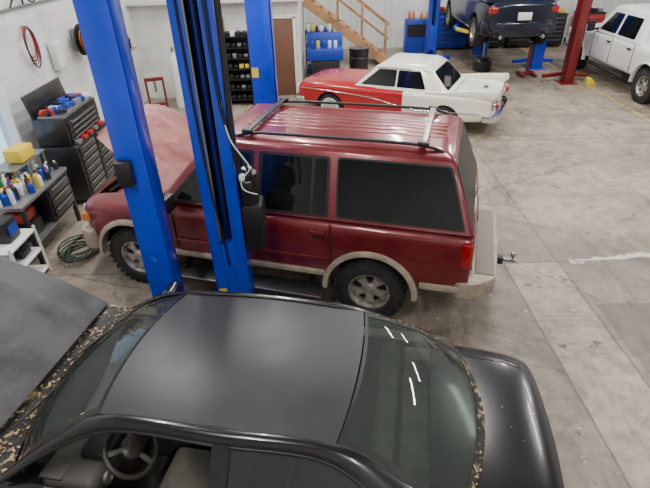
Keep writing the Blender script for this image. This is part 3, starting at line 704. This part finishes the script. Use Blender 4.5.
box('rear_bumper',(-3.08,0,.62),(.16,1.8,.2),CHR,pk,.03); box('front_bumper',(2.82,0,.62),(.2,1.9,.26),CHR,pk,.05); box('grille',(2.79,0,.95),(.06,1.1,.26),BLK,pk,.02)

# ================================================================ LIFTED CAR
lc=empty('lifted_car',(5.30,16.2,1.02),math.radians(90),sc=1.12)
LS=[(2.2,.66,.30,.66,.02),(2.12,.80,.24,.78,.03),(1.8,.88,.2,.88,.04),(1.0,.91,.2,.95,.04),(0,.915,.2,.98,.02),(-1.2,.91,.2,1.0,.02),(-1.9,.88,.22,1.0,.02),(-2.2,.80,.28,.95,.02),(-2.26,.72,.32,.88,.02)]
b=body('body',LS,NAVY,lc,2,PS)
cut(b,[cutcyl(x,s*.9,.30,.38,.42) for x in (1.35,-1.35) for s in (1,-1)],35)
for x,nx in ((1.35,'front'),(-1.35,'rear')):
    for s in (1,-1): wheel(lc,'wheel_%s_%s'%(nx,'l' if s>0 else 'r'),x,s*.79,.33,.22,.21,s).location.z=.22
cabin('cabin',.95,.3,-1.5,-2.1,.85,.62,.96,1.48,.04,NAVY,lc,.06)
facepanel('rear_window',(-2.1,-.85,.96),(-2.1,.85,.96),(-1.5,-.62,1.48),[(.12,.08),(.26,.68),(1.44,.68),(1.58,.08)],DGLASS,lc,.008,r=.06)
for s in (1,-1):
    n_='l' if s>0 else 'r'
    facepanel('side_windows_'+n_,(0,s*.85,.96),(-s,s*.85,.96),(0,s*.62,1.48),[(-s*x,v) for x,v in ((-1.5,.06),(-1.2,.48),(.2,.48),(.72,.06))],DGLASS,lc,.008)
    box('tail_lamp_'+n_,(-2.16,s*.68,.80),(.16,.24,.16),TAIL,lc,.04)
    cyl('exhaust_tip_'+n_,(-2.25,s*.5,.24),.04,.16,CHR,lc,(0,math.pi/2,0))
prism('rear_bumper',roundpoly([(-1.8,-.9),(-2.15,-.84),(-2.3,-.5),(-2.34,0),(-2.3,.5),(-2.15,.84),(-1.8,.9)],.1),.24,.56,NAVY,lc,.05,'z')
box('licence_plate',(-2.30,0,.68),(.04,.31,.16),WPLAS,lc,.004)
box('underbody',(0,0,.2),(3.6,1.2,.12),DARK,lc,.04)
tube('exhaust_pipe',[(1.2,.1,.12),(0,.15,.12),(-1.2,.3,.13),(-1.9,.5,.2)],.035,STEEL,lc)
for s in (1,-1):
    for k in (1,-1):
        box('lift_arm_%d_%d'%(s,k),(k*.65,s*.75,.10),(1.2,.12,.08),BLUE if k>0 else YEL,lc,.02,(0,0,-s*k*.35))
        cyl('lift_pad_%d_%d'%(s,k),(k*1.15,s*.58,.13),.08,.08,YEL,lc)

# ================================================================ SHOP FURNITURE
def drawers(e,x,y0,y1,z0,z1,n,m,axis='x'):
    for i in range(n):
        za=lerp(z0,z1,i/n)+.008; zb_=lerp(z0,z1,(i+1)/n)-.008
        if axis=='x':
            box('drawer_%d'%i,(x,(y0+y1)/2,(za+zb_)/2),(.02,y1-y0,zb_-za),m,e,.004); box('pull_%d'%i,(x+.018,(y0+y1)/2,zb_-.02),(.02,(y1-y0)*.8,.008),STEEL,e,.003)
        else:
            box('drawer_%d'%i,((y0+y1)/2,x,(za+zb_)/2),(y1-y0,.02,zb_-za),m,e,.004); box('pull_%d'%i,((y0+y1)/2,x-.018,zb_-.02),((y1-y0)*.8,.02,.010),STEEL,e,.003)
tcst=empty('tool_chest',(-4.10,7.85,0))
box('cabinet',(0,0,.55),(.62,1.3,.9),TBLK,tcst,.01); drawers(tcst,.32,-.6,-.02,.14,.98,7,TBLK); drawers(tcst,.32,.02,.6,.14,.98,6,TBLK)
box('upper_box',(-.03,0,1.22),(.5,1.2,.42),TBLK,tcst,.01); drawers(tcst,.235,-.55,.55,1.04,1.36,4,TBLK)
box('lid',(-.27,0,1.60),(.04,1.2,.36),TBLK,tcst,.01,(0,-.15,0))
box('tray_tools',(0,0,1.445),(.4,1.1,.03),STEEL,tcst)
for i in range(26): box('tool_%d'%i,(random.uniform(-.15,.15),random.uniform(-.5,.5),1.50),(.05,.15,random.uniform(.05,.11)),random.choice([REDP,STEEL,BLK,BLK,BLK,WPLAS,BLUB]),tcst,.008,(0,0,random.uniform(0,3)))
for i in range(5): box('work_top_item_%d'%i,(.26,-.45+.22*i,1.03),(.10,.14,.06),random.choice([REDP,BLK,WPLAS,STEEL]),tcst,.01)
for a in (-.24,.24):
    for c_ in (-.55,.55): cyl('caster',(a,c_,.06),.06,.04,BLK,tcst,(math.pi/2,0,0))
wbn=empty('workbench',(-4.10,6.10,0))
box('top',(0,0,.86),(.62,1.3,.05),STEEL,wbn,.01); box('lower_shelf',(0,0,.3),(.56,1.2,.03),STEEL,wbn)
for a in (-.27,.27):
    for c_ in (-.6,.6): box('leg',(a,c_,.43),(.05,.05,.86),BLK,wbn)
box('drawer_unit',(.04,.3,.58),(.5,.62,.48),TBLK,wbn,.01)
drawers(wbn,.30,.02,.58,.36,.80,3,TBLK)
box('tool_bag',(.0,-.33,.42),(.4,.4,.22),BLK,wbn,.05); box('crate',(.02,-.33,.62),(.3,.3,.14),REDP,wbn,.02)
def bottle(name,x,y,z,r,h,m,parent=None,cap=BLK):
    e=empty(name,(x,y,z)); e.parent=parent
    lathe('flask',[(r*.9,0),(r,.01),(r,h*.65),(r*.8,h*.78),(r*.35,h*.86),(r*.35,h*.9)],m,e,n=16); lathe('cap',[(r*.42,h*.88),(r*.42,h),(r*.3,h)],cap,e,n=12)
for i in range(52):
    bottle('bottle',random.uniform(-.26,.26),random.uniform(-.6,.6),.885,random.uniform(.025,.045),random.uniform(.12,.27),random.choice([YEL,YEL,YEL,WPLAS,WPLAS,GRN,BLK,BLK,BLK,BLUB,WPLAS]),wbn,random.choice([BLK,REDP,WPLAS]))
for i in range(6): box('can_box_%d'%i,(random.uniform(-.2,.2),random.uniform(-.55,.0),.95),(.12,.14,.13),random.choice([BLK,YEL,WPLAS,BLUB]),wbn,.01,(0,0,random.uniform(0,1)))
box('yellow_case',(-.08,.30,1.25),(.24,.34,.18),YEL,wbn,.02); box('case_shelf',(-.12,.3,1.14),(.34,.8,.02),STEEL,wbn)
for c_ in (-.08,.66):
    for a in (-.27,.03): box('shelf_leg',(a,c_,1.0),(.02,.02,.28),STEEL,wbn)
ws=empty('storage_rack',(-3.92,5.08,0))
for z in (.06,.34,.62): box('shelf',(0,0,z),(.5,.6,.025),WPLAS,ws,.004)
for a in (-.24,.24):
    for c_ in (-.29,.29): box('upright',(a,c_,.34),(.025,.025,.68),WPLAS,ws)
box('battery_charger',(-.02,.05,.77),(.34,.26,.28),BLK,ws,.03); box('charger_label',(.155,.05,.78),(.006,.18,.12),BLUB,ws)
box('carton',(0,-.1,.17),(.3,.28,.2),mat('cardboard',(.35,.23,.13),.8),ws,.01); box('tub',(.02,.1,.45),(.3,.2,.18),BLK,ws,.02); box('jug',(.05,-.17,.46),(.2,.14,.2),WPLAS,ws,.03)
pts=[]
for i in range(130):
    a=i*.42; r=.16+.05*math.sin(i*.9)+.0005*i; pts.append((r*math.cos(a)*1.0,r*math.sin(a)*1.5,.015+.0011*i))
o=tube('coiled_hose',pts,.011,mat('hose_green_black',(.02,.03,.02),.5),None); o.location=(-3.40,5.75,0)
hr=empty('hose_reel',(-4.45,10.0,2.1))
lathe('drum',[(.28,-.09),(.28,-.07),(.16,-.06),(.16,.06),(.28,.07),(.28,.09)],BLK,hr,rot=(0,math.pi/2,0)); box('bracket',(-.16,0,0),(.14,.1,.4),STEEL,hr)
for k_ in range(5):
    tube('hose_wrap',[(-.04+.02*k_,.2*math.cos(t*math.pi/8),.2*math.sin(t*math.pi/8)) for t in range(16)],.012,ORG if k_%2 else BLK,hr,True)
tube('hose_tail',[(0,.2,0),(.05,.22,-.4),(.02,.2,-.9),(.08,.25,-1.4)],.012,BLK,hr)
eb=empty('fuse_box',(XL+.08,9.1,2.0)); box('enclosure',(0,0,0),(.10,.3,.45),WALLW,eb,.01); box('cover',(.055,0,0),(.01,.25,.38),WPLAS,eb)
for k_ in (-.1,0,.1): tube('pipe',[(0,k_,.22),(0,k_,.75)],.012,WPLAS,eb)
ct=empty('cable_run',(XL+.04,8,2.85)); tube('run',[(0,-5,0),(0,4.4,0)],.02,STEEL,ct,smooth=False)
tube('drop_a',[(0,-1.0,0),(0,-1.0,-.5)],.015,STEEL,ct,smooth=False); tube('drop_b',[(0,.6,0),(.02,.6,2.7)],.015,BLK,ct,smooth=False); tube('drop_c',[(.03,.9,2.7),(.06,1.1,.8),(.12,.8,-.1),(.10,.3,.3),(.06,.1,.02)],.014,BLK,ct)
tube('drop_d',[(.03,-.3,2.7),(.05,-.35,1.2),(.03,-.3,0)],.012,BLK,ct)
box('socket',(0.02,-1.0,-.55),(.05,.1,.14),WPLAS,ct,.01)
ah=empty('hanging_hose',(XL+.08,8.35,2.35)); cyl('hook',(0,0,.22),.02,.12,STEEL,ah,(0,math.pi/2,0))
for k_ in range(4): tube('loop_%d'%k_,[(.01*k_,(.13+.012*k_)*math.sin(t*math.pi/8),(.24+.02*k_)*math.cos(t*math.pi/8)-.03*k_) for t in range(16)],.011,BLK if k_%2 else REDP,ah,True)
wsf=empty('bottle_shelf',(XL+.16,11.8,1.5)); box('board',(0,0,0),(.3,1.3,.03),WOOD,wsf,.005)
for s in (-.5,.5): box('bracket',(-.06,s,-.1),(.16,.03,.16),STEEL,wsf)
for i in range(9): bottle('bottle',random.uniform(-.05,.05),-.55+.135*i,.016,.05,random.uniform(.15,.28),random.choice([YEL,WPLAS,BLK,REDP,BLUB]),wsf)
gc=empty('gas_cylinder',(-3.6,12.6,0)); lathe('tank',[(.11,0),(.115,.02),(.115,1.1),(.09,1.22),(.04,1.28),(.035,1.36)],WPLAS,gc); lathe('valve',[(.04,1.36),(.04,1.46),(.01,1.47)],CHR,gc)
ej=empty('shop_press',(-3.75,11.3,0),.3,sc=.62)
for s in (-.3,.3): box('upright',(s,0,.85),(.08,.1,1.7),DRED,ej,.01)
box('head',(0,0,1.65),(.68,.12,.12),DRED,ej,.01); box('bed',(0,0,.75),(.68,.16,.1),DRED,ej,.01); cyl('ram',(0,0,1.4),.05,.4,STEEL,ej)
for s in (-.3,.3): box('foot',(s,0,.03),(.1,.5,.06),DRED,ej,.01)
pr=empty('parts_rack',(-2.02,12.75,0))
for s in (-.3,.3): box('side',(s,0,.85),(.03,.4,1.7),BLK,pr)
box('back_panel',(0,.19,.85),(.6,.02,1.7),BLK,pr)
for i in range(7):
    z=.15+.25*i; box('shelf_%d'%i,(0,0,z),(.6,.4,.02),BLK,pr)
    for j in range(4): box('bin_%d_%d'%(i,j),(-.21+.14*j,-.05,z+.065),(.10,.2,random.uniform(.06,.12)),random.choice([YEL,BLK,STEEL,BLK,BLK,BLK,BLK,WPLAS]),pr,.008)
pw=empty('parts_washer',(.15,14.35,0))
box('tub',(0,0,.88),(1.0,.6,.3),BLUB,pw,.03); box('lid',(0,.3,1.2),(1.0,.04,.36),BLUB,pw,.01,(-.2,0,0)); box('cabinet',(0,0,.36),(.8,.5,.72),BLK,pw,.02)
for i in range(5): bottle('bottle',-.35+.16*i,-.1,1.03,.05,.24,random.choice([YEL,WPLAS,BLUB,BLK]),pw)
dr=empty('oil_drum',(1.15,15.0,0)); lathe('barrel',[(.28,0),(.29,.02),(.28,.28),(.295,.3),(.28,.32),(.28,.6),(.295,.62),(.28,.64),(.29,.88),(.27,.88)],TBLK,dr)
sh=empty('supply_shelf',(.0,15.6,0))
for s in (-.4,.4): box('side',(s,0,.65),(.03,.4,1.3),BLK,sh)
for i in range(4):
    z=.1+.38*i; box('shelf_%d'%i,(0,0,z),(.8,.4,.025),BLK,sh)
    for j in range(6): bottle('bottle',-.32+.128*j,-.05,z+.013,.045,random.uniform(.15,.28),random.choice([YEL,WPLAS,BLK,BLUB,BLK,WPLAS]),sh)
def toolbox(x,y,w,h,m,name='rolling_toolbox',n=6):
    e=empty(name,(x,y,0)); box('cabinet',(0,0,h/2+.08),(w,.55,h),m,e,.015); drawers(e,-.285,-w/2+.03,w/2-.03,.14,h,n,m,'y')
    box('worktop',(0,0,h+.1),(w+.04,.6,.04),BLK,e,.01)
    for a in (-1,1):
        for c_ in (-.2,.2): cyl('caster',(a*(w/2-.08),c_,.05),.05,.04,BLK,e,(0,math.pi/2,0))
    for i in range(8): box('item_%d'%i,(random.uniform(-w/2+.1,w/2-.1),random.uniform(-.15,.15),h+.19),(random.uniform(.08,.22),.14,random.uniform(.1,.14)),random.choice([REDP,YEL,BLUB,STEEL,WPLAS,BLK]),e,.01)
    return e
toolbox(4.75,19.0,1.1,1.15,BLUB); toolbox(6.0,19.0,1.2,1.0,TBLK); toolbox(7.25,19.0,.9,1.2,TBLK); toolbox(8.35,19.0,.9,1.0,TBLK); toolbox(9.7,19.0,.9,1.0,REDP)
cbn=empty('storage_cabinet',(3.45,18.6,0)); box('case',(0,0,.55),(.8,.45,1.1),BLUB,cbn,.015); box('shelf_gap',(0,-.2,.75),(.7,.08,.4),BLK,cbn)
for i in range(5): bottle('bottle',-.28+.14*i,-.02,1.105,.05,random.uniform(.2,.3),random.choice([YEL,YEL,WPLAS,ORG,BLK]),cbn)
tcn=empty('trash_can',(5.6,17.9,0)); lathe('bin',[(.22,0),(.25,.02),(.28,.75),(.3,.78),(.3,.8),(.02,.84)],BLUB,tcn)
od=empty('oil_drain',(5.0,15.6,0)); lathe('base',[(.26,0),(.28,.03),(.28,.3),(.22,.38),(.05,.4)],TBLK,od); cyl('stem',(0,0,.6),.03,.5,STEEL,od); lathe('funnel',[(.04,.8),(.22,.95),(.23,.96),(.21,.95)],BLK,od)
js=empty('transmission_jack',(6.1,14.8,0))
for a in (-.3,.3): box('leg',(a*.6,0,.05),(.08,.6,.08),DRED,js,.01)
box('cross',(0,0,.07),(.45,.1,.08),DRED,js,.01); cyl('column',(0,0,.5),.045,.9,DRED,js); box('saddle',(0,0,.97),(.24,.24,.04),STEEL,js,.01)
yb=empty('wheel_chock',(7.3,13.6,0)); prism('wedge',[(0,0),(.24,0),(.24,.05),(.1,.2),(.0,.2)],-.08,.08,YEL,yb,.01)

# ================================================================ CAMERA / WORLD
wd=D.worlds.new('World'); SC.world=wd; wd.use_nodes=True
wd.node_tree.nodes['Background'].inputs[0].default_value=(.8,.9,1,1); wd.node_tree.nodes['Background'].inputs[1].default_value=3.0
cam=D.cameras.new('Camera'); cam.sensor_width=36; cam.lens=27.0; cam.clip_start=.05
co=D.objects.new('Camera',cam); COL.objects.link(co)
co.matrix_world=Matrix.Translation((0,0,3.7)) @ Matrix.Rotation(math.radians(57.5),4,'X') @ Matrix.Rotation(math.radians(-1.6),4,'Z')
SC.camera=co
